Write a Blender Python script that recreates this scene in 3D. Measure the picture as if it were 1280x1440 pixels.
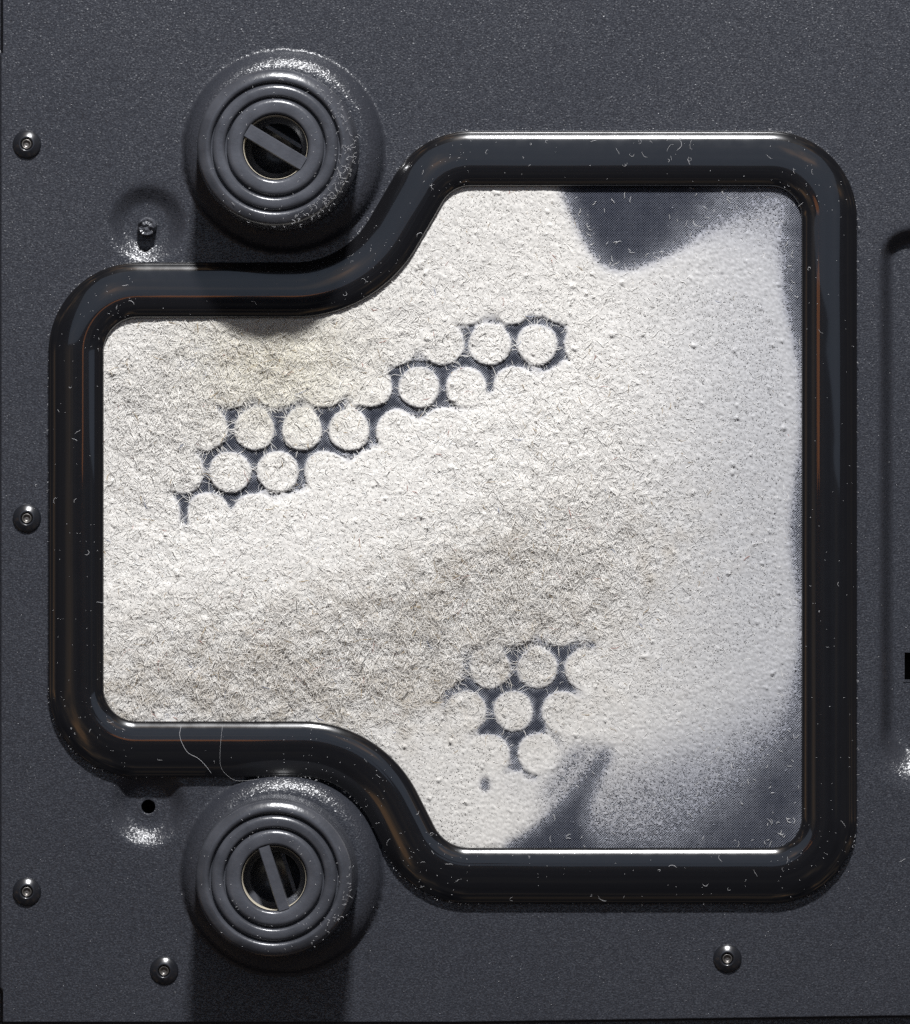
import bpy, math
import numpy as np

# ------------------------------------------------------------------ clean
for o in list(bpy.data.objects):
    bpy.data.objects.remove(o)
scene = bpy.context.scene
COL = scene.collection
rng = np.random.default_rng(20240607)

# scale of the place: plan coordinates in tenths of a millimetre, x to the right, y downwards on the panel, z up from the panel
K = 1e-4
CX, CY = 640.0, 720.0
D = 12000.0                 # camera height over the panel
XC = 860.0                 # the camera hangs over this x

def W(x, y, z):
    x, y, z = np.broadcast_arrays(np.asarray(x, float), np.asarray(y, float), np.asarray(z, float))
    return np.stack([(x - CX) * K, (CY - y) * K, z * K], -1)

# ------------------------------------------------------------------ camera
cam_d = bpy.data.cameras.new('camera')
cam = bpy.data.objects.new('camera', cam_d)
COL.objects.link(cam)
cam.location = ((XC - CX) * K, 0, D * K)
cam.rotation_euler = (0, 0, 0)
cam_d.sensor_fit = 'VERTICAL'
cam_d.sensor_height = 24
cam_d.lens = 24 * D / 1440.0
cam_d.shift_x = -(XC - CX) / 1440.0
cam_d.clip_start = 0.01
cam_d.clip_end = 50
scene.camera = cam

# ------------------------------------------------------------------ world, lamps, exposure
world = bpy.data.worlds.new('World')
scene.world = world
world.use_nodes = True
bg = world.node_tree.nodes['Background']
bg.inputs['Strength'].default_value = 1.0
wt = world.node_tree
w_tc = wt.nodes.new('ShaderNodeTexCoord')
w_no = wt.nodes.new('ShaderNodeTexNoise')
w_no.inputs['Scale'].default_value = 4.2
w_no.inputs['Detail'].default_value = 2.5
w_no.inputs['Roughness'].default_value = 0.55
w_cr = wt.nodes.new('ShaderNodeValToRGB')
els = w_cr.color_ramp.elements
els[0].position, els[0].color = 0.36, (0.012, 0.013, 0.018, 1)
els[1].position, els[1].color = 0.74, (1.4, 0.78, 0.36, 1)
for pos, c in ((0.47, (0.032, 0.035, 0.048, 1)), (0.54, (0.062, 0.062, 0.066, 1)), (0.62, (0.28, 0.21, 0.15, 1))):
    e = els.new(pos); e.color = c
wt.links.new(w_tc.outputs['Generated'], w_no.inputs['Vector'])
wt.links.new(w_no.outputs['Fac'], w_cr.inputs[0])
wt.links.new(w_cr.outputs[0], bg.inputs['Color'])

def area(name, loc, target, sx, sy, power, color):
    l = bpy.data.lights.new(name, 'AREA')
    l.shape = 'RECTANGLE'
    l.size, l.size_y = sx, sy
    l.energy = power
    l.color = color
    o = bpy.data.objects.new(name, l)
    COL.objects.link(o)
    from mathutils import Vector
    o.location = loc
    d = Vector(target) - Vector(loc)
    o.rotation_euler = d.to_track_quat('-Z', 'Y').to_euler()
    return o

R_KEY, EL, AZ = 0.82, math.radians(38), math.radians(2.6)
area('key_lamp', (R_KEY * math.cos(EL) * math.sin(AZ), R_KEY * math.cos(EL) * math.cos(AZ), R_KEY * math.sin(EL)),
     (0, 0, 0), 0.07, 0.045, 13.6, (0.98, 0.985, 1.0))
# large dim window light, up and behind
area('window_light', (0.05, 0.66, 1.80), (0, 0, 0), 1.8, 1.25, 3.9, (0.62, 0.76, 1.0))
# small warm room lamp on the other side of the camera
area('room_lamp', (-0.13, 0.055, 1.9), (0, 0, 0), 0.08, 0.06, 0.028, (1.0, 0.36, 0.10))

vs = scene.view_settings
vs.view_transform = 'Standard'
vs.look = 'None'
vs.exposure = 0
vs.gamma = 1
vs.use_curve_mapping = False
scene.render.engine = 'CYCLES'
scene.cycles.max_bounces = 8
scene.cycles.use_denoising = False      # keep the fibre-fine texture of the dust
scene.cycles.sample_clamp_indirect = 4

# ------------------------------------------------------------------ helpers
def mesh_obj(name, V, faces, mat, parent=None, smooth=True, col=None):
    """V (n,3) metres; faces a list of int arrays (m,3) or (m,4)."""
    me = bpy.data.meshes.new(name)
    V = np.asarray(V, np.float32)
    me.vertices.add(len(V))
    me.vertices.foreach_set('co', V.ravel())
    faces = [np.asarray(f, np.int32) for f in (faces if isinstance(faces, list) else [faces])]
    loops = np.concatenate([f.ravel() for f in faces])
    tot = np.concatenate([np.full(len(f), f.shape[1], np.int32) for f in faces])
    start = np.concatenate([[0], np.cumsum(tot)[:-1]]).astype(np.int32)
    me.loops.add(len(loops))
    me.loops.foreach_set('vertex_index', loops)
    me.polygons.add(len(tot))
    me.polygons.foreach_set('loop_start', start)
    me.polygons.foreach_set('use_smooth', np.full(len(tot), smooth, bool) if isinstance(smooth, bool) else smooth)
    me.update(calc_edges=True)
    if col is not None:
        a = me.color_attributes.new('tint', 'FLOAT_COLOR', 'POINT')
        c = np.ones((len(V), 4), np.float32)
        c[:, :3] = col
        a.data.foreach_set('color', c.ravel())
    me.materials.append(mat)
    o = bpy.data.objects.new(name, me)
    COL.objects.link(o)
    if parent is not None:
        o.parent = parent
    return o

def empty(name, loc=(0, 0, 0)):
    o = bpy.data.objects.new(name, None)
    o.empty_display_size = 0.005
    o.location = loc
    COL.objects.link(o)
    return o

def tag(o, label=None, cat=None, group=None, kind=None):
    if label: o['label'] = label
    if cat: o['category'] = cat
    if group: o['group'] = group
    if kind: o['kind'] = kind
    return o

def lathe(profile, n=96, cx=0.0, cy=0.0, jitter=0):
    """profile [(r,z)] in plan units -> verts relative to (0,0), faces"""
    P = np.array(profile, float)
    th = np.linspace(0, 2 * np.pi, n, endpoint=False)
    m = len(P)
    V = np.zeros((m, n, 3))
    V[..., 0] = cx + P[:, 0][:, None] * np.cos(th)
    V[..., 1] = cy + P[:, 0][:, None] * np.sin(th)
    V[..., 2] = P[:, 1][:, None]
    i, j = np.meshgrid(np.arange(m - 1), np.arange(n), indexing='ij')
    j2 = (j + 1) % n
    F = np.stack([i * n + j, i * n + j2, (i + 1) * n + j2, (i + 1) * n + j], -1).reshape(-1, 4)
    return V.reshape(-1, 3) * K, F

def fibres(paths, radii, cols=None, sides=3, flat=0.7):
    """paths (n,k,3) in plan units (x, y down, z) -> one set of tapered tubes"""
    P = np.asarray(paths, float)
    n, k, _ = P.shape
    r = np.asarray(radii, float).reshape(n, 1)
    t = np.gradient(P, axis=1)
    t /= np.linalg.norm(t, axis=2, keepdims=True) + 1e-9
    up = np.zeros_like(t); up[..., 2] = 1
    a = np.cross(t, up)
    la = np.linalg.norm(a, axis=2, keepdims=True)
    a = np.where(la < 1e-3, np.array([1.0, 0, 0]), a / (la + 1e-9))
    b = np.cross(a, t)
    prof = np.ones(k); prof[0] = 0.45; prof[-1] = 0.35
    rr = (r * prof)[..., None]
    V = []
    for s in range(sides):
        an = 2 * np.pi * s / sides + math.pi / 2
        V.append(P + rr * (math.cos(an) * a + math.sin(an) * b * flat))
    V = np.stack(V, 2)                       # n,k,sides,3
    idx = np.arange(n * k * sides).reshape(n, k, sides)
    F = []
    for s in range(sides):
        s2 = (s + 1) % sides
        F.append(np.stack([idx[:, :-1, s], idx[:, :-1, s2], idx[:, 1:, s2], idx[:, 1:, s]], -1).reshape(-1, 4))
    F = np.concatenate(F)
    Vw = W(V[..., 0], V[..., 1], V[..., 2]).reshape(-1, 3)
    C = None
    if cols is not None:
        C = np.repeat(np.asarray(cols, float), k * sides, axis=0)
    return Vw, F, C

def smooth01(x):
    x = np.clip(x, 0, 1)
    return x * x * (3 - 2 * x)

H_IMG, W_IMG = 1440, 1280
def gnoise(sig, seed):
    r = np.random.default_rng(seed).standard_normal((H_IMG, W_IMG))
    fy = np.fft.fftfreq(H_IMG)[:, None]; fx = np.fft.rfftfreq(W_IMG)[None]
    g = np.exp(-2 * (math.pi * sig) ** 2 * (fx * fx + fy * fy))
    n = np.fft.irfft2(np.fft.rfft2(r) * g, s=(H_IMG, W_IMG))
    return n / n.std()

def blur(a, sig):
    p = int(sig * 3) + 2
    b = np.pad(a, p, mode='edge')
    fy = np.fft.fftfreq(b.shape[0])[:, None]; fx = np.fft.rfftfreq(b.shape[1])[None]
    g = np.exp(-2 * (math.pi * sig) ** 2 * (fx * fx + fy * fy))
    return np.fft.irfft2(np.fft.rfft2(b) * g, s=b.shape)[p:-p, p:-p]

YY, XX = np.mgrid[0:H_IMG, 0:W_IMG].astype(float)
def inside(poly, X, Y):
    p = np.array(poly, float)
    c = np.zeros(X.shape, bool)
    for (x0, y0), (x1, y1) in zip(p, np.roll(p, -1, 0)):
        if y0 == y1: continue
        m = ((y0 <= Y) & (Y < y1)) | ((y1 <= Y) & (Y < y0))
        c ^= m & (X < x0 + (Y - y0) * (x1 - x0) / (y1 - y0))
    return c

def raster(poly):
    p = np.array(poly, float)
    c = np.zeros((H_IMG, W_IMG), bool)
    for (x0, y0), (x1, y1) in zip(p, np.roll(p, -1, 0)):
        if y0 == y1: continue
        ya, yb = min(y0, y1), max(y0, y1)
        for j in range(max(0, math.ceil(ya)), min(H_IMG, math.ceil(yb))):
            xx = x0 + (j - y0) * (x1 - x0) / (y1 - y0)
            c[j, :max(0, min(W_IMG, math.ceil(xx)))] ^= True
    return c

def within(mask, x, y):
    i = np.rint(x).astype(int); j = np.rint(y).astype(int)
    ok = (i >= 0) & (i < W_IMG) & (j >= 0) & (j < H_IMG)
    return ok & mask[np.clip(j, 0, H_IMG - 1), np.clip(i, 0, W_IMG - 1)]

def samp(A, x, y):
    x = np.clip(x, 0, W_IMG - 1.001); y = np.clip(y, 0, H_IMG - 1.001)
    i = x.astype(int); j = y.astype(int); u = x - i; v = y - j
    return (A[j, i] * (1 - u) * (1 - v) + A[j, i + 1] * u * (1 - v) + A[j + 1, i] * (1 - u) * v + A[j + 1, i + 1] * u * v)

# ------------------------------------------------------------------ materials
def new_mat(name):
    m = bpy.data.materials.new(name)
    m.use_nodes = True
    nt = m.node_tree
    return m, nt, nt.nodes['Principled BSDF']

def node(nt, typ, **kw):
    n = nt.nodes.new(typ)
    for k, v in kw.items():
        setattr(n, k, v)
    return n

def mat_panel():
    m, nt, b = new_mat('powder_coated_metal')
    tc = node(nt, 'ShaderNodeTexCoord')
    mp = node(nt, 'ShaderNodeMapping'); mp.inputs['Scale'].default_value = (0.9, 1.05, 1)
    nt.links.new(tc.outputs['Object'], mp.inputs['Vector'])
    n1 = node(nt, 'ShaderNodeTexNoise'); n1.inputs['Scale'].default_value = 3900; n1.inputs['Detail'].default_value = 1.0
    n2 = node(nt, 'ShaderNodeTexNoise'); n2.inputs['Scale'].default_value = 38; n2.inputs['Detail'].default_value = 6
    nt.links.new(mp.outputs[0], n1.inputs['Vector']); nt.links.new(mp.outputs[0], n2.inputs['Vector'])
    vo = node(nt, 'ShaderNodeTexVoronoi'); vo.inputs['Scale'].default_value = 6200
    nt.links.new(mp.outputs[0], vo.inputs['Vector'])
    sub = node(nt, 'ShaderNodeVectorMath', operation='SUBTRACT'); sub.inputs[1].default_value = (0.5, 0.5, 0.5)
    nt.links.new(vo.outputs['Color'], sub.inputs[0])
    sc_ = node(nt, 'ShaderNodeVectorMath', operation='SCALE'); sc_.inputs['Scale'].default_value = 0.28
    nt.links.new(sub.outputs[0], sc_.inputs[0])
    ge = node(nt, 'ShaderNodeNewGeometry')
    ad = node(nt, 'ShaderNodeVectorMath', operation='ADD')
    nt.links.new(ge.outputs['Normal'], ad.inputs[0]); nt.links.new(sc_.outputs[0], ad.inputs[1])
    no = node(nt, 'ShaderNodeVectorMath', operation='NORMALIZE'); nt.links.new(ad.outputs[0], no.inputs[0])
    bump = node(nt, 'ShaderNodeBump'); bump.inputs['Strength'].default_value = 1.0; bump.inputs['Distance'].default_value = 0.00005
    nt.links.new(no.outputs[0], bump.inputs['Normal'])
    nt.links.new(n1.outputs['Fac'], bump.inputs['Height'])
    nt.links.new(bump.outputs[0], b.inputs['Normal'])
    r = node(nt, 'ShaderNodeMapRange'); r.inputs['To Min'].default_value = 0.22; r.inputs['To Max'].default_value = 0.40
    nt.links.new(n2.outputs['Fac'], r.inputs['Value']); nt.links.new(r.outputs[0], b.inputs['Roughness'])
    b.inputs['Base Color'].default_value = (0.0255, 0.0272, 0.0335, 1)
    b.inputs['Specular IOR Level'].default_value = 0.5
    return m

def mat_gloss():
    m, nt, b = new_mat('glossy_black_plastic')
    tc = node(nt, 'ShaderNodeTexCoord')
    n1 = node(nt, 'ShaderNodeTexNoise'); n1.inputs['Scale'].default_value = 500; n1.inputs['Detail'].default_value = 4
    nt.links.new(tc.outputs['Object'], n1.inputs['Vector'])
    r = node(nt, 'ShaderNodeMapRange'); r.inputs['From Min'].default_value = 0.4; r.inputs['From Max'].default_value = 0.75
    r.inputs['To Min'].default_value = 0.17; r.inputs['To Max'].default_value = 0.23
    nt.links.new(n1.outputs['Fac'], r.inputs['Value']); nt.links.new(r.outputs[0], b.inputs['Roughness'])
    n2 = node(nt, 'ShaderNodeTexNoise'); n2.inputs['Scale'].default_value = 45; n2.inputs['Detail'].default_value = 1
    nt.links.new(tc.outputs['Object'], n2.inputs['Vector'])
    bump = node(nt, 'ShaderNodeBump'); bump.inputs['Strength'].default_value = 0.5; bump.inputs['Distance'].default_value = 0.0003
    nt.links.new(n2.outputs['Fac'], bump.inputs['Height']); nt.links.new(bump.outputs[0], b.inputs['Normal'])
    b.inputs['Base Color'].default_value = (0.006, 0.006, 0.007, 1)
    b.inputs['Coat Weight'].default_value = 1.0
    b.inputs['Coat Roughness'].default_value = 0.035
    nt.links.new(bump.outputs[0], b.inputs['Coat Normal'])
    b.inputs['Specular IOR Level'].default_value = 0.22
    return m

def mat_rubber():
    m, nt, b = new_mat('black_rubber')
    tc = node(nt, 'ShaderNodeTexCoord')
    n1 = node(nt, 'ShaderNodeTexNoise'); n1.inputs['Scale'].default_value = 1500; n1.inputs['Detail'].default_value = 3
    n2 = node(nt, 'ShaderNodeTexNoise'); n2.inputs['Scale'].default_value = 230; n2.inputs['Detail'].default_value = 4
    for n in (n1, n2): nt.links.new(tc.outputs['Object'], n.inputs['Vector'])
    bump = node(nt, 'ShaderNodeBump'); bump.inputs['Strength'].default_value = 0.6; bump.inputs['Distance'].default_value = 0.00005
    nt.links.new(n1.outputs['Fac'], bump.inputs['Height']); nt.links.new(bump.outputs[0], b.inputs['Normal'])
    cr = node(nt, 'ShaderNodeValToRGB')
    cr.color_ramp.elements[0].position = 0.35; cr.color_ramp.elements[0].color = (0.036, 0.038, 0.045, 1)
    cr.color_ramp.elements[1].position = 0.72; cr.color_ramp.elements[1].color = (0.066, 0.069, 0.080, 1)
    nt.links.new(n2.outputs['Fac'], cr.inputs[0]); nt.links.new(cr.outputs[0], b.inputs['Base Color'])
    b.inputs['Roughness'].default_value = 0.27
    return m

def mat_plain(name, col, rough, spec=0.5, metal=0.0, bump=0.0, bscale=1500):
    m, nt, b = new_mat(name)
    b.inputs['Base Color'].default_value = (*col, 1)
    b.inputs['Roughness'].default_value = rough
    b.inputs['Specular IOR Level'].default_value = spec
    b.inputs['Metallic'].default_value = metal
    tc = node(nt, 'ShaderNodeTexCoord')
    n1 = node(nt, 'ShaderNodeTexNoise'); n1.inputs['Scale'].default_value = bscale; n1.inputs['Detail'].default_value = 3
    nt.links.new(tc.outputs['Object'], n1.inputs['Vector'])
    if bump:
        bp = node(nt, 'ShaderNodeBump'); bp.inputs['Distance'].default_value = bump
        nt.links.new(n1.outputs['Fac'], bp.inputs['Height']); nt.links.new(bp.outputs[0], b.inputs['Normal'])
    r = node(nt, 'ShaderNodeMapRange'); r.inputs['To Min'].default_value = rough * 0.85; r.inputs['To Max'].default_value = min(1, rough * 1.15)
    nt.links.new(n1.outputs['Fac'], r.inputs['Value']); nt.links.new(r.outputs[0], b.inputs['Roughness'])
    return m

def mat_dust():
    m, nt, b = new_mat('grey_dust')
    at = node(nt, 'ShaderNodeAttribute'); at.attribute_name = 'tint'
    tc = node(nt, 'ShaderNodeTexCoord')
    n1 = node(nt, 'ShaderNodeTexNoise'); n1.inputs['Scale'].default_value = 2600; n1.inputs['Detail'].default_value = 2
    nt.links.new(tc.outputs['Object'], n1.inputs['Vector'])
    r = node(nt, 'ShaderNodeMapRange'); r.inputs['To Min'].default_value = 0.80; r.inputs['To Max'].default_value = 1.15
    nt.links.new(n1.outputs['Fac'], r.inputs['Value'])
    mx = node(nt, 'ShaderNodeVectorMath', operation='SCALE')
    nt.links.new(at.outputs['Color'], mx.inputs[0]); nt.links.new(r.outputs[0], mx.inputs['Scale'])
    nt.links.new(mx.outputs[0], b.inputs['Base Color'])
    b.inputs['Roughness'].default_value = 0.95
    b.inputs['Specular IOR Level'].default_value = 0.15
    tr = node(nt, 'ShaderNodeBsdfTranslucent')          # light passes through the loose fibres
    nt.links.new(mx.outputs[0], tr.inputs['Color'])
    mix = node(nt, 'ShaderNodeMixShader'); mix.inputs[0].default_value = 0.14
    nt.links.new(b.outputs[0], mix.inputs[1]); nt.links.new(tr.outputs[0], mix.inputs[2])
    nt.links.new(mix.outputs[0], nt.nodes['Material Output'].inputs['Surface'])
    return m

M_PANEL, M_GLOSS, M_RUBBER, M_DUST = mat_panel(), mat_gloss(), mat_rubber(), mat_dust()
M_RIVET = mat_plain('black_rivet_metal', (0.010, 0.011, 0.014), 0.24, 0.8)
M_MANDREL = mat_plain('dark_steel', (0.16, 0.15, 0.14), 0.38, 0.5, 0.8, 0.00002)
M_DARK = mat_plain('dark_case_interior', (0.012, 0.010, 0.009), 0.8, 0.2)
def mat_thread():
    m, nt, b = new_mat('nylon_thread')
    at = node(nt, 'ShaderNodeAttribute'); at.attribute_name = 'tint'
    nt.links.new(at.outputs['Color'], b.inputs['Base Color'])
    b.inputs['Roughness'].default_value = 0.6
    b.inputs['Specular IOR Level'].default_value = 0.35
    return m
M_THREAD = mat_thread()
M_STUD = mat_plain('broken_black_plastic', (0.045, 0.047, 0.055), 0.28, 0.5, 0, 0.00008, 900)
M_LINT = mat_plain('pale_lint', (0.5, 0.5, 0.51), 0.8, 0.3)
M_RIM_CATCH = mat_plain('pale_rim_catch', (0.42, 0.38, 0.30), 0.5, 0.4, 0, 0.00003)
M_GRILLE = mat_plain('painted_vent_metal', (0.02, 0.021, 0.024), 0.5, 0.4)

# ------------------------------------------------------------------ frame path (closed, clockwise on the photograph)
CORN = [((1167, 222), 84), ((1167, 1232), 82), ((602, 1232), 94), ((512, 1054), 144),
        ((106, 1054), 86), ((106, 407), 88), ((506, 407), 160), ((613, 222), 85)]
def path_points():
    out = []
    n = len(CORN)
    for i in range(n):
        p = np.array(CORN[i][0], float); r = CORN[i][1]
        a = np.array(CORN[i - 1][0], float); b = np.array(CORN[(i + 1) % n][0], float)
        u = (a - p) / np.linalg.norm(a - p); v = (b - p) / np.linalg.norm(b - p)
        half = 0.5 * math.acos(np.clip(u @ v, -1, 1))
        T = r / math.tan(half)
        c = p + (u + v) / np.linalg.norm(u + v) * (r / math.sin(half))
        s = p + u * T; e = p + v * T
        a0 = math.atan2(*(s - c)[::-1]); a1 = math.atan2(*(e - c)[::-1])
        da = (a1 - a0 + math.pi) % (2 * math.pi) - math.pi
        k = 40
        for j in range(k + 1):
            an = a0 + da * j / k
            out.append(c + r * np.array([math.cos(an), math.sin(an)]))
    out = np.array(out)
    # subdivide straight runs
    res = []
    for p, q in zip(out, np.roll(out, -1, 0)):
        L = np.linalg.norm(q - p); m = max(1, int(L / 12))
        for j in range(m): res.append(p + (q - p) * j / m)
    return np.array(res)
PATH = path_points()
# the outline is met a little above the panel: bring it back under the perspective
ZF = 20.0
PATH[:, 0] = XC + (PATH[:, 0] - XC) * (1 - ZF / D)
PATH[:, 1] = CY + (PATH[:, 1] - CY) * (1 - ZF / D)
tan = np.roll(PATH, -1, 0) - np.roll(PATH, 1, 0)
tan /= np.linalg.norm(tan, axis=1, keepdims=True)
NRM = np.stack([tan[:, 1], -tan[:, 0]], 1)        # outward for a clockwise path with y down
cen = PATH.mean(0)
INNER = PATH - NRM * 37.5
OUTER = PATH + NRM * 38.5
IN_PATH, IN_CLIP, IN_EDGE, IN_DUST, IN_INNER, IN_OUTER = [raster(PATH + NRM * d) for d in (0, -20, -34, -36.5, -37.5, 38.5)]

# profile: s from the outer edge (0) to the inner edge (78)
def frame_profile():
    pts = [(2.0, 0.4), (0.8, 1.0), (0.2, 5.0), (0.0, 8.5), (0.6, 10.2), (1.6, 11.2)]
    ks = [1.6, 3.0, 3.6, 11.5, 14.0, 20.0, 30.0, 40.0, 48.0, 55.0, 56.5, 58.0, 66.0, 69.0, 76.0, 77.0]
    sl = [32, 24, 32, 20.0, 15.0, 12.5, 8.5, 3.5, 0.0, -4.5, -1.0, -8.0, -15, -22.5, -33.5, -55]
    z = 11.2
    ss = np.concatenate([np.arange(1.6, 3.6, 0.4), np.arange(3.6, 77.01, 1.2)])
    last = 1.6
    for s in ss[1:]:
        z += math.tan(math.radians(np.interp((s + last) / 2, ks, sl))) * (s - last)
        pts.append((s, z)); last = s
    pts += [(77.7, z - 1.5), (78.0, z - 4.0), (78.0, -2.0)]
    return np.array(pts)
PROF = frame_profile()
ZTOP = PROF[:, 1].max()

# ------------------------------------------------------------------ structure: case panel
FEET = [(399.0, 213.0), (397.0, 1229.0)]
DIMPLES = [(207.0, 315.0), (208.0, 1135.0)]
BOSS_H, FOOT_TOP = 24.0, 145.0
def ramp(t, e=0.22):
    S = lambda u: 0.5 * (u + np.sqrt(u * u + e * e))
    return np.clip(S(t) - S(t - 1), 0, 1)
def panel_z(x, y):
    z = np.zeros(np.broadcast(x, y).shape)
    for cx, cy in FEET:
        r = np.hypot(x - cx, y - cy)
        t = np.clip((141.5 - r) / 31.0, 0, 1)
        z = z + BOSS_H * np.sqrt(np.maximum(1 - (1 - t) ** 2, 0)) ** 1.25
    for cx, cy in DIMPLES:
        r = np.hypot(x - cx, y - cy)
        z = z - 13.0 * ramp((53 - r) / 20.5, 0.20) * (r < 75)
    # pressed recess at the right
    qx = np.maximum(1282 - x, 0); qy = np.maximum(np.maximum(366 - y, y - 1050), 0)
    d = np.hypot(qx, qy) - 33
    wd = 13 + 27 * smooth01((y - 1025) / 45)
    z = z - 23 * ramp((9 - d) / wd, 0.2) * (d < 25)
    # very slight waviness of sheet metal
    z = z + 0.5 * np.sin(x / 210.0 + 0.6) * np.cos(y / 260.0)
    # the folded lower edge
    e = 1438.5 - np.maximum(x - 640, 0) * 0.0145
    z = z - 10 * smooth01((y - e + 1.5) / 3.0)
    # notches in the left edge
    z = z - 30 * smooth01((4.5 - x) / 3.0) * ((y < 74) | (y > 1392)) - 5 * smooth01((2.4 - x) / 3.0)
    return z

HOLE_D = [(208.0, 1135.0, 10.0)]
def build_panel():
    xs = np.unique(np.concatenate([np.arange(-40, 1330, 3.5), [1273.0]]))
    xs = np.concatenate([[-80], xs, np.arange(-2.5, 8, 1.0)]); xs = np.unique(xs)
    ys = np.unique(np.concatenate([np.arange(-40, 1424, 3.5), np.arange(1424, 1446, 1.0), [1450, 1460, 1480, 918.0, 956.0]]))
    X, Y = np.meshgrid(xs, ys)
    for hx, hy, hr in HOLE_D:
        r = np.hypot(X - hx, Y - hy)
        m = np.abs(r - hr) < 2.2
        X = np.where(m, hx + (X - hx) / np.maximum(r, 1e-6) * hr, X)
        Y = np.where(m, hy + (Y - hy) / np.maximum(r, 1e-6) * hr, Y)
    Z = panel_z(X, Y)
    ny, nx = X.shape
    idx = np.arange(ny * nx).reshape(ny, nx)
    F = np.stack([idx[:-1, :-1], idx[1:, :-1], idx[1:, 1:], idx[:-1, 1:]], -1).reshape(-1, 4)
    xc = (X[:-1, :-1] + X[1:, 1:]) / 2; yc = (Y[:-1, :-1] + Y[1:, 1:]) / 2
    keep = ~within(IN_PATH, xc, yc)
    for hx, hy, hr in HOLE_D:
        keep &= np.hypot(xc - hx, yc - hy) > hr * 1.1
    keep &= ~((xc > 1273) & (yc > 918) & (yc < 956))
    F = F[keep.ravel()]
    used = np.zeros(ny * nx, bool); used[F.ravel()] = True
    remap = np.cumsum(used) - 1
    V = W(X, Y, Z).reshape(-1, 3)[used]
    return mesh_obj('case_panel', V, remap[F], M_PANEL)
panel = build_panel()
tag(panel, 'black powder-coated metal bottom panel of a computer case', None, None, 'structure')

# sheet thickness showing in the slot and in the drilled hole
def box_part(name, x0, x1, y0, y1, z0, z1, mat, parent):
    X = [x0, x1, x1, x0, x0, x1, x1, x0]; Y = [y0, y0, y1, y1, y0, y0, y1, y1]; Z = [z0] * 4 + [z1] * 4
    F = np.array([[0, 1, 2, 3], [4, 7, 6, 5], [0, 4, 5, 1], [1, 5, 6, 2], [2, 6, 7, 3], [3, 7, 4, 0]])
    return mesh_obj(name, W(X, Y, Z), F, mat, parent, smooth=False)
zr = float(panel_z(np.array(1285.0), np.array(930.0)))
box_part('slot_lip', 1271, 1340, 956.2, 959.5, zr - 9, zr + 1.2, M_PANEL, panel)
box_part('slot_lip', 1270.2, 1272.8, 917, 959.5, zr - 9, zr + 0.7, M_PANEL, panel)
zh = float(panel_z(np.array(208.0), np.array(1135.0)))
V, F = lathe([(16.0, zh - 0.1), (15.0, zh + 0.25), (10.8, zh + 0.3), (10.1, zh + 0.1), (9.8, zh - 0.6), (9.7, zh - 9)], 48)
o = mesh_obj('hole_rim', V, F, M_PANEL, panel); o.location = W(208, 1135, 0).tolist()

floor = box_part('case_interior', -140, 1420, -140, 1580, -95, -85, M_DARK, None)
tag(floor, 'dark inside of the case seen through holes', None, None, 'structure')

# perforated vent grille under the filter cloth
PITCH, ROW, HR = 66.4, 59.5, 29.0
LAT = []
for k, y in enumerate(np.arange(485 - 3 * ROW, 845, ROW)):
    odd = (k - 3) % 2
    for j in range(-12, 8):
        LAT.append((756 + j * PITCH - (34 if odd else 0) * 1.0 + (485 - y) * -0.006, y, 0))
for k, y in enumerate(np.arange(940 - 1 * 60, 1240, 60.0)):
    odd = (k - 1) % 2
    for j in range(-10, 8):
        LAT.append((756 + j * 66.6 - (33.5 if odd else 0), y, 1))
LAT = [(x, y, g) for x, y, g in LAT if within(IN_PATH, np.array([x]), np.array([y]))[0]]
def grille():
    n = 24
    th = np.arange(n) / n * 2 * np.pi + np.pi / 2
    V, F = [], []
    for x, y, g in LAT:
        hexr = PITCH / 2 / np.cos((th - np.pi / 6 + np.pi / 6) % (np.pi / 3) - np.pi / 6) if False else PITCH / 2 / np.cos(((th + np.pi / 6) % (np.pi / 3)) - np.pi / 6)
        b = len(V) * 0 + sum(len(v) for v in V)
        ring = []
        for rr, z in ((hexr, -7.0), (np.full(n, HR), -7.0), (np.full(n, HR), -17.0)):
            ring.append(W(x + rr * np.cos(th), y + rr * np.sin(th), np.full(n, z)))
        V.append(np.concatenate(ring))
        i = np.arange(n); i2 = (i + 1) % n
        for q in (0, 1):
            F.append(np.stack([b + q * n + i, b + q * n + i2, b + (q + 1) * n + i2, b + (q + 1) * n + i], -1))
    return mesh_obj('vent_grille', np.concatenate(V), np.concatenate(F), M_GRILLE, panel, smooth=False)
gr = grille()
gr['kind'] = 'stuff'

# ------------------------------------------------------------------ dust filter: frame and cloth
filt = empty('dust_filter', (0, 0, 0))
tag(filt, 'glossy black framed dust filter with fine mesh, screwed between two round feet', 'dust filter')
def build_frame():
    m, n = len(PATH), len(PROF)
    off = 38.5 - PROF[:, 0]
    P = PATH[:, None, :] + NRM[:, None, :] * off[None, :, None]
    V = W(P[..., 0], P[..., 1], np.broadcast_to(PROF[:, 1], (m, n))).reshape(-1, 3)
    i, j = np.meshgrid(np.arange(m), np.arange(n - 1), indexing='ij')
    i2 = (i + 1) % m
    F = np.stack([i * n + j, i * n + j + 1, i2 * n + j + 1, i2 * n + j], -1).reshape(-1, 4)
    return mesh_obj('frame', V, F, M_GLOSS, filt)
frame = build_frame()

Z_CLOTH = 5.0

# ------------------------------------------------------------------ dust: how much lies where
def soft(poly, sig):
    return blur(raster(poly).astype(float), sig)
cov = np.ones((H_IMG, W_IMG))
def lay(poly, sig, level, amount=1.0):
    global cov
    m = soft(poly, sig) * amount
    cov = cov * (1 - m) + level * m
wob1, wob2 = gnoise(9, 31), gnoise(22, 32)
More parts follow.
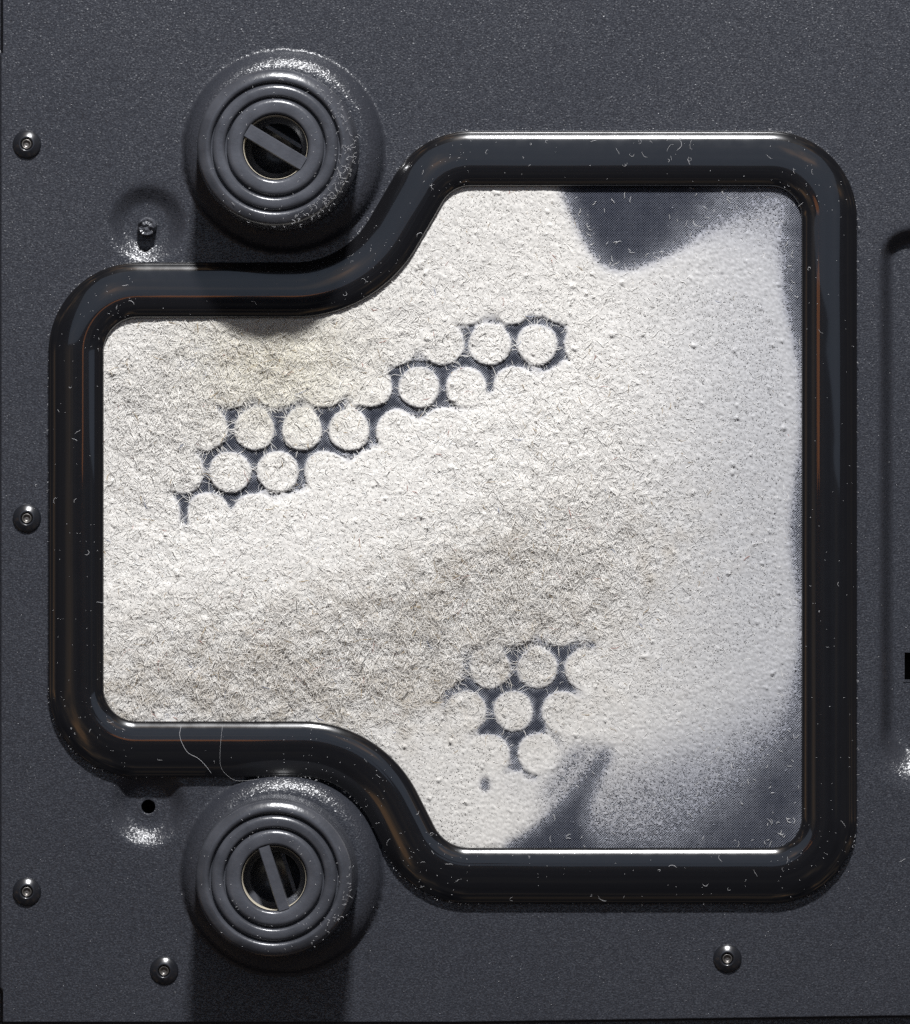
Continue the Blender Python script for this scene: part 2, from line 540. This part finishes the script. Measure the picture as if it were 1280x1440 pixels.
# bare tongue at the upper right: sharp left flank, soft right flank
lay([(780, 240), (800, 285), (822, 335), (846, 372), (868, 380), (905, 373), (948, 352), (990, 322), (1030, 300), (1080, 282), (1150, 270), (1150, 240)], 12, 0.10)
lay([(930, 240), (960, 345), (1010, 345), (1070, 330), (1105, 380), (1150, 400), (1150, 240)], 36, 0.50, 0.8)
lay([(800, 240), (815, 290), (845, 345), (870, 365), (930, 330), (985, 290), (1010, 240)], 12, 0.06, 0.9)
# right margin
lay([(1116, 240), (1106, 330), (1104, 420), (1118, 480), (1127, 530), (1129, 620), (1121, 670), (1114, 740), (1118, 800), (1127, 850), (1128, 900), (1119, 960), (1104, 1030), (1070, 1110), (1150, 1110), (1150, 240)], 11, 0.14)
# lower right: thinning downwards, a paler lobe in the middle
lay([(850, 1050), (940, 1060), (1010, 1045), (1060, 1010), (1100, 950), (1150, 930), (1150, 1230), (700, 1230), (760, 1150)], 42, 0.58)
lay([(780, 1260), (805, 1175), (850, 1188), (925, 1200), (985, 1165), (1035, 1125), (1075, 1070), (1150, 1020), (1150, 1260)], 24, 0.10)
# the dark streak
lay([(862, 1052), (846, 1056), (815, 1100), (785, 1135), (762, 1160), (735, 1180), (712, 1188), (712, 1220), (850, 1220), (820, 1165), (826, 1120), (852, 1070)], 8, 0.06, 0.95)
# thin patch between the last hole and the streak
lay([(798, 1045), (850, 1045), (815, 1095), (780, 1130), (762, 1145), (755, 1105), (780, 1085)], 11, 0.58)
lay([(690, 1080), (735, 1085), (760, 1110), (745, 1135), (700, 1120)], 14, 0.80)
th = np.linspace(0, 2 * np.pi, 16, endpoint=False)
lay([(682 + 6 * np.cos(a), 1103 + 11 * np.sin(a)) for a in th], 4, 0.25)
lay([(693 + 5 * np.cos(a), 343 + 5 * np.sin(a)) for a in th], 4, 0.8)
# bare webs between the holes of the grille
circ = np.zeros_like(cov)
for x, y, g in LAT:
    sl = np.s_[max(0, int(y) - 36):int(y) + 37, max(0, int(x) - 36):int(x) + 37]
    r = np.hypot(XX[sl] - x, YY[sl] - y)
    circ[sl] = np.maximum(circ[sl], smooth01((HR + 0.6 + 0.7 * wob1[sl] - r) / 4.2 + 0.5))
Z1 = [(240, 712), (272, 655), (300, 630), (318, 580), (345, 572), (385, 588), (398, 574), (440, 592), (462, 575), (500, 578), (545, 560), (552, 516), (590, 510), (625, 512), (655, 470), (662, 462), (690, 468),
      (720, 458), (755, 450), (792, 462), (794, 500), (775, 522), (735, 512), (705, 528), (690, 560), (680, 530), (655, 515), (630, 548), (624, 570), (600, 575), (560, 572), (530, 600),
      (522, 630), (490, 640), (455, 632), (428, 655), (424, 685), (395, 690), (362, 690), (330, 700), (318, 720), (290, 690), (268, 712), (264, 745), (254, 735)]
Z2 = [(622, 985), (652, 962), (656, 932), (670, 968), (715, 930), (712, 905), (735, 912), (785, 908), (808, 914), (834, 906), (836, 925), (800, 960), (808, 978), (785, 985), (770, 1010), (768, 1030),
      (745, 1035), (732, 1050), (745, 1085), (760, 1100), (728, 1085), (718, 1050), (688, 1038), (672, 1030), (690, 1005), (680, 978), (655, 975), (628, 995)]
def grow(poly, px):
    return smooth01(blur(raster(poly).astype(float), px) * 1.5)
zone = np.maximum(grow(Z1, 9.0), grow(Z2, 9.0))
zone = np.clip(zone + 0.25 * gnoise(2.5, 55) * (zone > 0.05) * (zone < 0.95), 0, 1)
Z1B = [(232, 700), (262, 640), (300, 560), (400, 560), (500, 545), (560, 500), (640, 460), (720, 440), (790, 445), (802, 495), (765, 530), (700, 562), (640, 576), (560, 604), (500, 645), (430, 690), (340, 708), (280, 748), (240, 740)]
Z2B = [(600, 985), (640, 920), (720, 890), (800, 890), (826, 905), (818, 960), (793, 1030), (763, 1092), (730, 1098), (660, 1040)]
halo = np.maximum(soft(Z1B, 9), soft(Z2B, 12)) * np.clip(0.46 + 0.30 * gnoise(10, 56), 0.0, 0.8)
zone = np.maximum(zone, halo)
cov = np.minimum(cov, 1 - zone * (1 - circ) * 0.93)
inhole = zone * circ
# how shaggy the felt is
def el(cx, cy, rx, ry, rot):
    a = math.radians(rot); dx = XX - cx; dy = YY - cy
    u = (dx * math.cos(a) + dy * math.sin(a)) / rx; v = (-dx * math.sin(a) + dy * math.cos(a)) / ry
    return np.exp(-(u * u + v * v))
SH = 0.13 + 0.74 * el(390, 945, 320, 95, -3) + 0.72 * el(720, 825, 210, 95, -12) + 0.42 * el(330, 520, 220, 120, -15) + 0.34 * el(230, 650, 150, 180, 0) + 0.26 * el(820, 660, 200, 170, 0) + 0.16 * el(640, 480, 260, 140, -20)
SH = np.clip(SH, 0, 1.1) * (1 - 0.55 * smooth01((XX - 850) / 200))
SH *= 1 - 0.75 * smooth01((YY - 985 - 0.10 * (XX - 300)) / 60) * smooth01((XX - 500) / 80)
MOUND = el(560, 660, 420, 130, -22)
BR = np.clip(1.0 * el(390, 955, 320, 75, 0) + 1.0 * el(700, 830, 220, 80, -15) + 0.30 * el(390, 520, 150, 90, 0), 0, 1)
n1, n2, n3, n4 = gnoise(1.25, 1), gnoise(3.2, 2), gnoise(7.5, 3), gnoise(15, 4)
ridge = np.exp(-np.abs(gnoise(6, 9)) * 1.6) - 0.45
HT = (1.8 * smooth01((cov - 0.45) / 0.5) + 0.42 * SH * n1 + (0.10 + 0.9 * SH) * n2 * 0.42 + SH * (1.0 * n3 + 0.9 * n4 + 1.3 * ridge) + 4.0 * MOUND + 2.4 * np.clip(gnoise(2.4, 91) - 1.9, 0, 1.2)) * np.clip(cov * 1.1, 0.15, 1)
edge = np.clip((blur(IN_INNER.astype(float), 7) - 0.5) * 2.4, 0, 1)
HT = Z_CLOTH + 0.9 + np.maximum(HT, -0.3) * (0.35 + 0.65 * edge)
HT -= 0.0
# speckle threshold: partial cover breaks up into grains
u0 = gnoise(0.7, 12); u0 = 1 / (1 + np.exp(-1.702 * u0))
patch = gnoise(5, 77)
brown = np.clip(BR * (0.62 + 0.42 * n3 + 0.50 * patch), 0, 1)
thin = smooth01((0.99 - blur(cov, 3)) / 0.62)
bluish = np.clip(smooth01((XX - 780) / 330) + 0.5 * smooth01((XX - 860) / 120) * smooth01((YY - 960) / 160), 0, 1)
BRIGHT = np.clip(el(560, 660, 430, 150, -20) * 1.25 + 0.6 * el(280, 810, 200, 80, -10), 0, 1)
SHADOW_HALO = el(385, 510, 105, 85, 0)  # yellowish halo of the upper foot's shadow, painted into the dust colour
WHITE = np.array([0.825, 0.80, 0.755]); GREYB = np.array([0.57, 0.57, 0.58]); TAN = np.array([0.42, 0.375, 0.31])

def dust_colour(x, y):
    b = samp(bluish, x, y)[:, None]; br = samp(brown, x, y)[:, None]; t = samp(thin, x, y)[:, None]
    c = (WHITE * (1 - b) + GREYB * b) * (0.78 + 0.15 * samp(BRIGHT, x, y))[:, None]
    c = c * (1 - 0.9 * br) + TAN * 0.9 * br
    c = c * (1 - 0.9 * t) + np.array([0.235, 0.245, 0.29]) * 0.9 * t
    return c * np.array([0.98, 0.965, 0.89]) ** (samp(SHADOW_HALO, x, y)[:, None] * 1.8)
    return c

def build_cloth():
    """fine woven threads; where powder has settled on them they carry its colour"""
    PA, idxs, ends = [], [], []
    step, seg = 2.45, 11.0
    base = 0
    A_, B_, Q_ = [], [], []
    for ang, zo in ((45, 0.0), (-45, 0.55)):
        a = math.radians(ang)
        d = np.array([math.cos(a), math.sin(a)]); q = np.array([-d[1], d[0]])
        c0 = np.array([640.0, 725.0])
        t = np.arange(-760, 760, seg)
        for k in np.arange(-740, 740, step):
            pts = c0 + q * k + d * t[:, None]
            ins = within(IN_CLIP, pts[:, 0], pts[:, 1])
            on = np.where(ins)[0]
            if len(on) < 2: continue
            keep = np.zeros(len(t), bool); keep[on] = True
            num = np.cumsum(keep) - 1
            link = np.where(keep[:-1] & keep[1:])[0]
            p = pts[keep]
            A_.append(np.stack([base + num[link], base + num[link + 1]], -1))
            PA.append(np.concatenate([p, np.full((len(p), 1), Z_CLOTH + zo), np.tile(q, (len(p), 1))], 1))
            base += len(p)
    P = np.concatenate(PA); E = np.concatenate(A_)
    w = 0.56
    V = np.stack([np.stack([P[:, 0] + P[:, 3] * dq, P[:, 1] + P[:, 4] * dq, P[:, 2] + dz], -1) for dq, dz in ((-w, -0.3), (w, -0.3), (0, 0.55))], 1)
    F = np.concatenate([np.stack([E[:, 0] * 3 + a, E[:, 1] * 3 + a, E[:, 1] * 3 + b, E[:, 0] * 3 + b], -1) for a, b in ((0, 1), (1, 2), (2, 0))])
    c = np.clip(samp(blur(cov, 1.2), P[:, 0], P[:, 1]), 0, 1)[:, None]
    c = np.clip(c * (1 + 0.16 * samp(n2, P[:, 0], P[:, 1])[:, None]), 0, 1)
    c = c ** 1.15
    colr = np.array([0.042, 0.049, 0.074]) * (1 - c) + np.array([0.66, 0.68, 0.74]) * c
    return mesh_obj('mesh_cloth', W(V[..., 0], V[..., 1], V[..., 2]).reshape(-1, 3), F, M_THREAD, filt, True, np.repeat(colr, 3, 0))
cloth = build_cloth()
cloth['kind'] = 'stuff'

def build_dust():
    VV, FF, CC, base = [], [], [], 0
    # felt sheet
    st = 2.0
    xs = np.arange(136, 1138, st); ys = np.arange(254, 1202, st)
    X, Y = np.meshgrid(xs, ys)
    X = X + rng.uniform(-.6, .6, X.shape); Y = Y + rng.uniform(-.6, .6, Y.shape)
    Z = samp(HT, X, Y) + rng.normal(0, 1, X.shape) * (0.42 + 0.10 * np.clip(samp(SH, X, Y), 0, 1))
    ny, nx = X.shape
    idx = np.arange(ny * nx).reshape(ny, nx)
    F = np.stack([idx[:-1, :-1], idx[1:, :-1], idx[1:, 1:], idx[:-1, 1:]], -1).reshape(-1, 4)
    xc = (X[:-1, :-1] + X[1:, 1:]) / 2; yc = (Y[:-1, :-1] + Y[1:, 1:]) / 2
    keep = within(IN_EDGE, xc, yc) & (smooth01((samp(cov, xc, yc) - 0.36) / 0.38) * 1.04 > samp(u0, xc, yc))
    F = F[keep.ravel()]
    used = np.zeros(ny * nx, bool); used[F.ravel()] = True
    remap = np.cumsum(used) - 1
    xf, yf = X.ravel()[used], Y.ravel()[used]
    VV.append(W(xf, yf, Z.ravel()[used])); FF.append(remap[F] + base); base += used.sum()
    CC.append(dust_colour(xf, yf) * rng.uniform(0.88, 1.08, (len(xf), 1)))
    # fibres
    def add(n, lo, hi, rlo, rhi, pw, lift, k, seedless=None, bright=(0.9, 1.18)):
        nonlocal base
        x = rng.uniform(140, 1134, n * 2); y = rng.uniform(258, 1198, n * 2)
        p = samp(cov, x, y) ** 2 * np.clip(samp(SH, x, y) - 0.02, 0, 1) ** pw
        ok = within(IN_DUST, x, y) & (rng.uniform(0, 1, len(x)) < p)
        x, y = x[ok], y[ok]
        m = len(x)
        sh = samp(SH, x, y)
        L = rng.uniform(lo, hi, m) * (0.40 + 0.70 * np.clip(sh, 0, 1))
        a = rng.uniform(0, 2 * np.pi, m)
        curl = rng.normal(0, 0.75, (m, k))
        P = np.zeros((m, k, 3)); P[:, 0, 0] = x; P[:, 0, 1] = y
        for i in range(1, k):
            a = a + curl[:, i] * 0.8
            P[:, i, 0] = P[:, i - 1, 0] + np.cos(a) * L / (k - 1)
            P[:, i, 1] = P[:, i - 1, 1] + np.sin(a) * L / (k - 1)
        lf = np.abs(rng.normal(0, 1, (m, 1))) * lift * (0.06 + sh[:, None])
        prof = rng.uniform(-0.5, 1, (m, k)); prof[:, 0] = -0.6
        P[..., 2] = samp(HT, P[..., 0], P[..., 1]) + lf * (0.35 + prof) - 0.12 + 0.3 * np.clip(sh[:, None], 0, 1)
        ok = within(IN_DUST, P[:, -1, 0], P[:, -1, 1]) & (samp(cov, P[:, -1, 0], P[:, -1, 1]) > rng.uniform(0, 0.5, m))
        P = P[ok]; m = len(P)
        mixw = 0.34 if k == 3 else 0.52
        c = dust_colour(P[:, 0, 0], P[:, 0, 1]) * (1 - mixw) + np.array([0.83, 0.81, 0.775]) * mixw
        c = np.clip(c * rng.uniform(bright[0], bright[1], (m, 1)), 0, 0.88)
        odd = rng.uniform(0, 1, m)
        for lo_, hi_, tint in ((0, .004, (.10, .095, .09)), (.004, .006, (.36, .18, .15)), (.006, .007, (.20, .24, .36)), (.007, .02, (.42, .33, .21))):
            c[(odd >= lo_) & (odd < hi_)] = tint
        V, F, C = fibres(P, rng.uniform(rlo, rhi, m), c, 3, 0.36)
        VV.append(V); FF.append(F + base); CC.append(C); base += len(V)
        return m
    a = add(112000, 3.5, 9.5, 0.28, 0.54, 0.95, 0.9, 3)
    b = add(82000, 10, 32, 0.26, 0.58, 1.15, 3.2, 4)
    # loose grains on the thinly covered cloth
    n = 900000
    x = rng.uniform(140, 1134, n); y = rng.uniform(258, 1198, n)
    c0 = samp(cov, x, y)
    smoothp = 0.085 * (1 - np.clip(samp(SH, x, y) * 1.4, 0, 1)) * (c0 >= 0.985)
    p = smoothp + np.clip(c0 ** 1.5 * 1.1 + 0.12 * samp(n2, x, y) * c0, 0, 1) * (c0 < 0.985) + 0.006
    ok = within(IN_DUST, x, y) & (rng.uniform(0, 1, n) < p)
    x, y, c0 = x[ok], y[ok], c0[ok]; m = len(x)
    T4 = np.array([[1, 1, 1], [1, -1, -1], [-1, 1, -1], [-1, -1, 1]]) / 1.3
    q = rng.normal(0, 1, (m, 3, 3)); q, _ = np.linalg.qr(q)
    sz = rng.uniform(0.4, 0.85, m) * (0.55 + 0.55 * c0) + (rng.uniform(0, 1, m) < 0.012) * 0.6
    G = np.einsum('kj,mij->mki', T4, q) * sz[:, None, None]
    G[..., 0] += x[:, None]; G[..., 1] += y[:, None]; G[..., 2] += np.where(c0 >= 0.985, samp(HT, x, y) + 0.15, Z_CLOTH + 1.0 + rng.uniform(0, 1.0, m) * c0)[:, None]
    VV.append(W(G[..., 0], G[..., 1], G[..., 2]).reshape(-1, 3))
    FT = (np.arange(m)[:, None, None] * 4 + np.array([[0, 1, 2], [0, 3, 1], [0, 2, 3], [1, 3, 2]])).reshape(-1, 3) + base
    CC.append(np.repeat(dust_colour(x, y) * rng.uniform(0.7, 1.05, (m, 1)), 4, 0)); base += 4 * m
    # short threads lying on the bare cloth
    k = 600
    x = rng.uniform(760, 1126, k); y = rng.uniform(262, 1194, k)
    ok = within(IN_DUST, x, y) & (samp(cov, x, y) < 0.9)
    x, y = x[ok], y[ok]
    P = np.zeros((len(x), 5, 3)); a = rng.uniform(0, 6.28, len(x)); L = rng.uniform(3, 11, len(x))
    P[:, 0, 0] = x; P[:, 0, 1] = y; P[..., 2] = Z_CLOTH + 2
    for i in range(1, 5):
        a = a + rng.normal(0, 0.6, len(x))
        P[:, i, 0] = P[:, i - 1, 0] + np.cos(a) * L / 4; P[:, i, 1] = P[:, i - 1, 1] + np.sin(a) * L / 4
    V, F, C = fibres(P, rng.uniform(0.3, 0.5, len(x)), np.full((len(x), 3), 0.62))
    VV.append(V); FF.append(F + base); CC.append(C); base += len(V)
    print('dust fibres', b, 'grains', m, 'verts', base)
    print('TRIS', sum(len(f) for f in FF) * 2 + len(FT))
    return mesh_obj('dust_layer', np.concatenate(VV), [np.concatenate(FF), FT], M_DUST, None, np.arange(sum(len(f) for f in FF) + len(FT)) < len(FF[0]), np.concatenate(CC))
dust = build_dust()
tag(dust, 'thick pale grey felt of dust covering the filter mesh', 'dust', None, 'stuff')

# ------------------------------------------------------------------ rubber feet
def build_foot(loc, bar_deg, label, half):
    root = empty('rubber_foot', W(loc[0] - 6, loc[1], 0).tolist())
    tag(root, label, 'rubber foot', 'round rubber feet beside the dust filter')
    T = FOOT_TOP
    prof = [(112.5, BOSS_H - 6), (113.5, BOSS_H + 3), (113.2, BOSS_H + 12), (111, BOSS_H + 60), (109.5, T - 13), (108.6, T - 8.5), (107.2, T - 5.8), (104.5, T - 3.6), (100.5, T - 1.5), (97.5, T - 0.3), (95.5, T),
            (94.0, T), (92.2, T - 0.7), (90.6, T - 2.2), (90.2, T - 4), (90.0, T - 9), (87.6, T - 9.5), (87.2, T - 4), (86.6, T - 2.6), (84.6, T - 1.1), (82.6, T - 0.2), (81, T),
            (74.5, T), (72.8, T - 0.5), (70.9, T - 1.9), (70.4, T - 4), (70.2, T - 9), (67.8, T - 9.5), (67.3, T - 4), (66.6, T - 2.6), (64.6, T - 1.1), (62.6, T - 0.2), (61, T),
            (50.5, T), (48.6, T - 0.6), (46.6, T - 2.0), (45.9, T - 4), (45.5, T - 6), (45, T - 42), (44.5, T - 44), (36, T - 44), (35, T - 45), (34, T - 80), (5, T - 81), (0.4, T - 81)]
    # keep hard edges readable: duplicate a few rings
    V, F = lathe(prof, 128)
    mesh_obj('body', V, F, M_RUBBER, root)
    # bar across the hole
    a = math.radians(bar_deg)
    w, L, zt, zb = half, 46.5, T - 0.8, T - 30
    sec = [(-w, zb), (-w, zt - 1.4), (-w + 1.2, zt), (w - 1.2, zt), (w, zt - 1.4), (w, zb)]
    Vb = []
    for e in (-1, 1):
        for u, z in sec:
            l = e * math.sqrt(L * L - u * u)
            Vb.append((l * math.cos(a) - u * math.sin(a), l * math.sin(a) + u * math.cos(a), z))
    n = len(sec)
    Fb = np.array([[i, (i + 1) % n, n + (i + 1) % n, n + i] for i in range(n)])
    mesh_obj('crossbar', np.array(Vb) * K, Fb, M_RUBBER, root, smooth=False)
    V, F = lathe([(44.6, T - 4.5), (44.0, T - 5.0), (43.8, T - 38)], 96)  # pale sleeve added to give the bore its bright rim catch
    mesh_obj('bore_rim_catch', V, F, M_RIM_CATCH, root)
    # second rib deep in the bore
    V2 = np.array([((l * math.cos(a) - u * math.sin(a)), (l * math.sin(a) + u * math.cos(a)), z) for l in (-34, 34) for u, z in ((20, T - 76), (20, T - 50), (26, T - 50), (26, T - 76))]) * K
    F2 = np.array([[i, (i + 1) % 4, 4 + (i + 1) % 4, 4 + i] for i in range(4)])
    V2[:, :2] *= 0.86
    mesh_obj('inner_rib', V2, F2, M_RUBBER, root, smooth=False)
    return root
build_foot(FEET[0], -31, 'upper round rubber foot with ringed face, linty rim and slanting crossbar', 10.0)
build_foot(FEET[1], -72, 'lower round rubber foot with ringed face and nearly upright crossbar', 8.0)

# ------------------------------------------------------------------ rivets
RIV = [((38, 203), 'topmost black pop rivet on the left edge of the panel'),
       ((38, 729), 'middle black pop rivet of the left edge, beside the filter frame'),
       ((38, 1254), 'lowest black pop rivet on the left edge of the panel'),
       ((231, 1365), 'black pop rivet left of the lower foot shadow near the bottom edge'),
       ((1023, 1348), 'shiny black pop rivet standing alone below the right part of the filter')]
def build_rivet():
    root = empty('rivet')
    prof = [(20.2, -0.6), (20.0, 1.4), (19.3, 2.6), (18.0, 3.6), (16, 4.8), (13.5, 6.1), (11.4, 7.1), (10.2, 7.5), (9.3, 7.5), (8.6, 7.0), (8.1, 5.8), (7.7, 4.5), (7.5, 1.0)]
    V, F = lathe(prof, 56)
    mesh_obj('head', V, F, M_RIVET, root)
    V, F = lathe([(7.3, 1.2), (6.9, 5.0), (5.9, 5.7), (5.0, 4.9), (4.4, 2.8), (2.0, 2.2), (0.2, 2.6)], 28)
    mesh_obj('mandrel', V, F, M_MANDREL, root)
    return root
r0 = build_rivet()
for i, (p, lab) in enumerate(RIV):
    if i == 0:
        r = r0
    else:
        r = r0.copy(); COL.objects.link(r)
        for ch in list(r0.children):
            c = ch.copy(); COL.objects.link(c); c.parent = r
    r.location = W(p[0], p[1], float(panel_z(np.array(float(p[0])), np.array(float(p[1]))))).tolist()
    r.rotation_euler = (math.radians((i * 37) % 5 - 2), math.radians((i * 53) % 5 - 2), i * 1.3)
    tag(r, lab, 'rivet', 'pop rivets in the panel')

# ------------------------------------------------------------------ broken stud in the upper dimple
def build_stud():
    zb = float(panel_z(np.array(207.0), np.array(315.0)))
    n = 40
    prof = [(13.5, zb - 1), (13.3, zb + 8), (13.0, zb + 16), (12.6, zb + 20), (11.0, zb + 22.5), (8.0, zb + 21), (4.0, zb + 23), (0.2, zb + 20)]
    V, F = lathe(prof, n)
    th = np.arctan2(V[:, 1], V[:, 0]); rr = np.hypot(V[:, 0], V[:, 1]) / K
    top = np.clip((V[:, 2] / K - zb - 14) / 8, 0, 1)
    rg = np.random.default_rng(5)
    bump = 2.2 * np.sin(3 * th + 0.7) + 1.5 * np.sin(5 * th + 2) + rg.normal(0, 0.5, len(V))
    V[:, 2] += top * bump * K * (rr / 12)
    V[:, 0] += (np.sin(4 * th) * 0.5 + rg.normal(0, 0.12, len(V))) * K * (rr > 1)
    V[:, 1] += (-1.5 * top) * K
    o = mesh_obj('broken_stud', V, F, M_STUD, None, smooth=False)
    o.location = W(207, 318, 0).tolist()
    tag(o, 'snapped-off black plastic stud standing in the upper left dimple', 'plastic stud')
build_stud()

# ------------------------------------------------------------------ lint
def frame_point(i, s):
    off = 38.5 - s
    p = PATH[i] + NRM[i] * np.asarray(off)[:, None]
    return p[:, 0], p[:, 1], np.interp(s, PROF[4:-2, 0], PROF[4:-2, 1])

def walk(x, y, zfun, L, k, curl, lift):
    m = len(x)
    a = rng.uniform(0, 2 * np.pi, m)
    P = np.zeros((m, k, 3)); P[:, 0, 0] = x; P[:, 0, 1] = y
    bias = rng.normal(0, curl, m)
    for i in range(1, k):
        a = a + bias + rng.normal(0, curl * 0.6, m)
        P[:, i, 0] = P[:, i - 1, 0] + np.cos(a) * L / (k - 1)
        P[:, i, 1] = P[:, i - 1, 1] + np.sin(a) * L / (k - 1)
    P[..., 2] = zfun(P[..., 0], P[..., 1]) + 0.5 + rng.uniform(0, lift, (m, k))
    return P

def frame_z(x, y):
    sh = x.shape
    q = np.stack([x.ravel(), y.ravel()], -1)
    out = np.zeros(len(q))
    for a in range(0, len(q), 4000):
        d = q[a:a + 4000, None, :] - PATH[None]
        j = (d ** 2).sum(2).argmin(1)
        dd = q[a:a + 4000] - PATH[j]
        s = 38.5 - (dd * NRM[j]).sum(1)
        out[a:a + 4000] = np.interp(s, PROF[4:-2, 0], PROF[4:-2, 1])
    return out.reshape(sh)

def build_lint():
    VV, FF, base = [], [], 0
    def put(P, rad):
        nonlocal base
        V, F, _ = fibres(P, rad)
        VV.append(V); FF.append(F + base); base += len(V)
    # specks on the panel
    n = 1300
    x = rng.uniform(5, 1278, n); y = rng.uniform(2, 1430, n)
    ok = ~within(IN_OUTER, x, y)
    for cx, cy in FEET: ok &= np.hypot(x - cx, y - cy) > 122
    x, y = x[ok], y[ok]; m = len(x)
    put(walk(x, y, panel_z, rng.uniform(0.6, 1.6, m), 3, 0.3, 0.3), rng.uniform(0.2, 0.5, m))
    # short threads on the panel
    n = 26
    x = rng.uniform(15, 1270, n); y = rng.uniform(8, 1420, n)
    ok = ~within(IN_OUTER, x, y)
    for cx, cy in FEET: ok &= np.hypot(x - cx, y - cy) > 130
    x, y = x[ok], y[ok]; m = len(x)
    put(walk(x, y, panel_z, rng.uniform(3, 11, m), 6, 0.5, 0.4), rng.uniform(0.22, 0.4, m))
    # on the frame
    n = 520
    i = rng.integers(0, len(PATH), n); s = rng.uniform(5, 75, n)
    x, y, z = frame_point(i, s)
    put(walk(x, y, frame_z, rng.uniform(0.5, 1.7, n), 3, 0.3, 0.2), rng.uniform(0.2, 0.48, n))
    n = 75
    i = rng.integers(0, len(PATH), n); s = rng.uniform(7, 72, n)
    x, y, z = frame_point(i, s)
    put(walk(x, y, frame_z, rng.uniform(3, 13, n), 6, 0.55, 0.5), rng.uniform(0.16, 0.32, n))
    # tuft of curls on the top edge and dirt along the outer rim
    n = 15
    x = rng.normal(935, 45, n); y = rng.uniform(196, 230, n)
    put(walk(x, y, frame_z, rng.uniform(6, 18, n), 8, 0.5, 0.8), rng.uniform(0.15, 0.28, n))
    n = 420
    i = rng.integers(0, len(PATH), n); s = rng.normal(-1.0, 0.8, n)
    off = 38.5 - s
    p = PATH[i] + NRM[i] * off[:, None]
    put(walk(p[:, 0], p[:, 1], lambda a, b: np.maximum(panel_z(a, b), 0) + 4, rng.uniform(0.8, 3.5, n), 4, 0.5, 5.0), rng.uniform(0.25, 0.5, n))
    # fuzz on the rims of the feet
    for (cx, cy), cnt, a0, a1 in ((FEET[0], 190, -60, 100), (FEET[1], 40, -20, 70)):
        cx -= 6
        a = np.radians(rng.normal((a0 + a1) / 2, (a1 - a0) / 4, cnt)); rr = rng.normal(103, 6, cnt)
        x = cx + rr * np.cos(a); y = cy + rr * np.sin(a)
        put(walk(x, y, lambda u, v: FOOT_TOP - 0.2 + 0 * u, rng.uniform(2, 8, cnt), 5, 0.6, 1.2), rng.uniform(0.14, 0.28, cnt))
        cnt2 = 80
        a = rng.uniform(0, 2 * np.pi, cnt2); rr = rng.uniform(50, 105, cnt2)
        put(walk(cx + rr * np.cos(a), cy + rr * np.sin(a), lambda u, v: FOOT_TOP - 0.1 + 0 * u, rng.uniform(0.7, 3.5, cnt2), 4, 0.4, 0.3), rng.uniform(0.18, 0.34, cnt2))
    return mesh_obj('lint', np.concatenate(VV), np.concatenate(FF), M_LINT)
lint = build_lint()
tag(lint, 'tiny pale lint specks and threads scattered over panel, frame and feet', 'lint', None, 'stuff')

def strand(name, pts, zf, rad, label, lift=0.8):
    P = np.array(pts, float)
    t = np.linspace(0, len(P) - 1, (len(P) - 1) * 6 + 1)
    # Catmull-Rom
    out = []
    for u in t:
        i = min(int(u), len(P) - 2); f = u - i
        p0, p1, p2, p3 = P[max(i - 1, 0)], P[i], P[i + 1], P[min(i + 2, len(P) - 1)]
        out.append(0.5 * ((2 * p1) + (-p0 + p2) * f + (2 * p0 - 5 * p1 + 4 * p2 - p3) * f * f + (-p0 + 3 * p1 - 3 * p2 + p3) * f ** 3))
    out = np.array(out)
    z = zf(out[:, 0], out[:, 1]) + lift
    V, F, _ = fibres(np.concatenate([out, z[:, None]], 1)[None], [rad], None, 6)
    o = mesh_obj(name, V, F, M_LINT)
    tag(o, label, 'hair')
    return o
strand('hair', [(256, 1020), (254, 1034), (260, 1050), (267, 1059), (280, 1066), (290, 1076), (298, 1087)], frame_z, 0.22, 'bright kinked hair lying over the lower left edge of the frame')
strand('hair', [(314, 1020), (311, 1050), (311, 1075), (318, 1088), (332, 1097), (350, 1097), (366, 1095)],
       lambda a, b: np.where(b < 1092, frame_z(a, b), np.maximum(panel_z(a, b) + 4, 13)), 0.11, 'faint long hair curling from the frame onto the lower foot boss')
strand('hair', [(505, 195), (501, 205), (503, 217), (505, 228), (501, 242)], lambda a, b: panel_z(a, b) + 3, 0.8, 'short curved hair right of the upper foot, on its boss')
strand('hair', [(498, 250), (488, 255), (480, 260), (474, 268), (466, 272)], lambda a, b: 60 + (500 - a) * 1.7, 0.6, 'frayed thread hanging off the lower right rim of the upper foot')
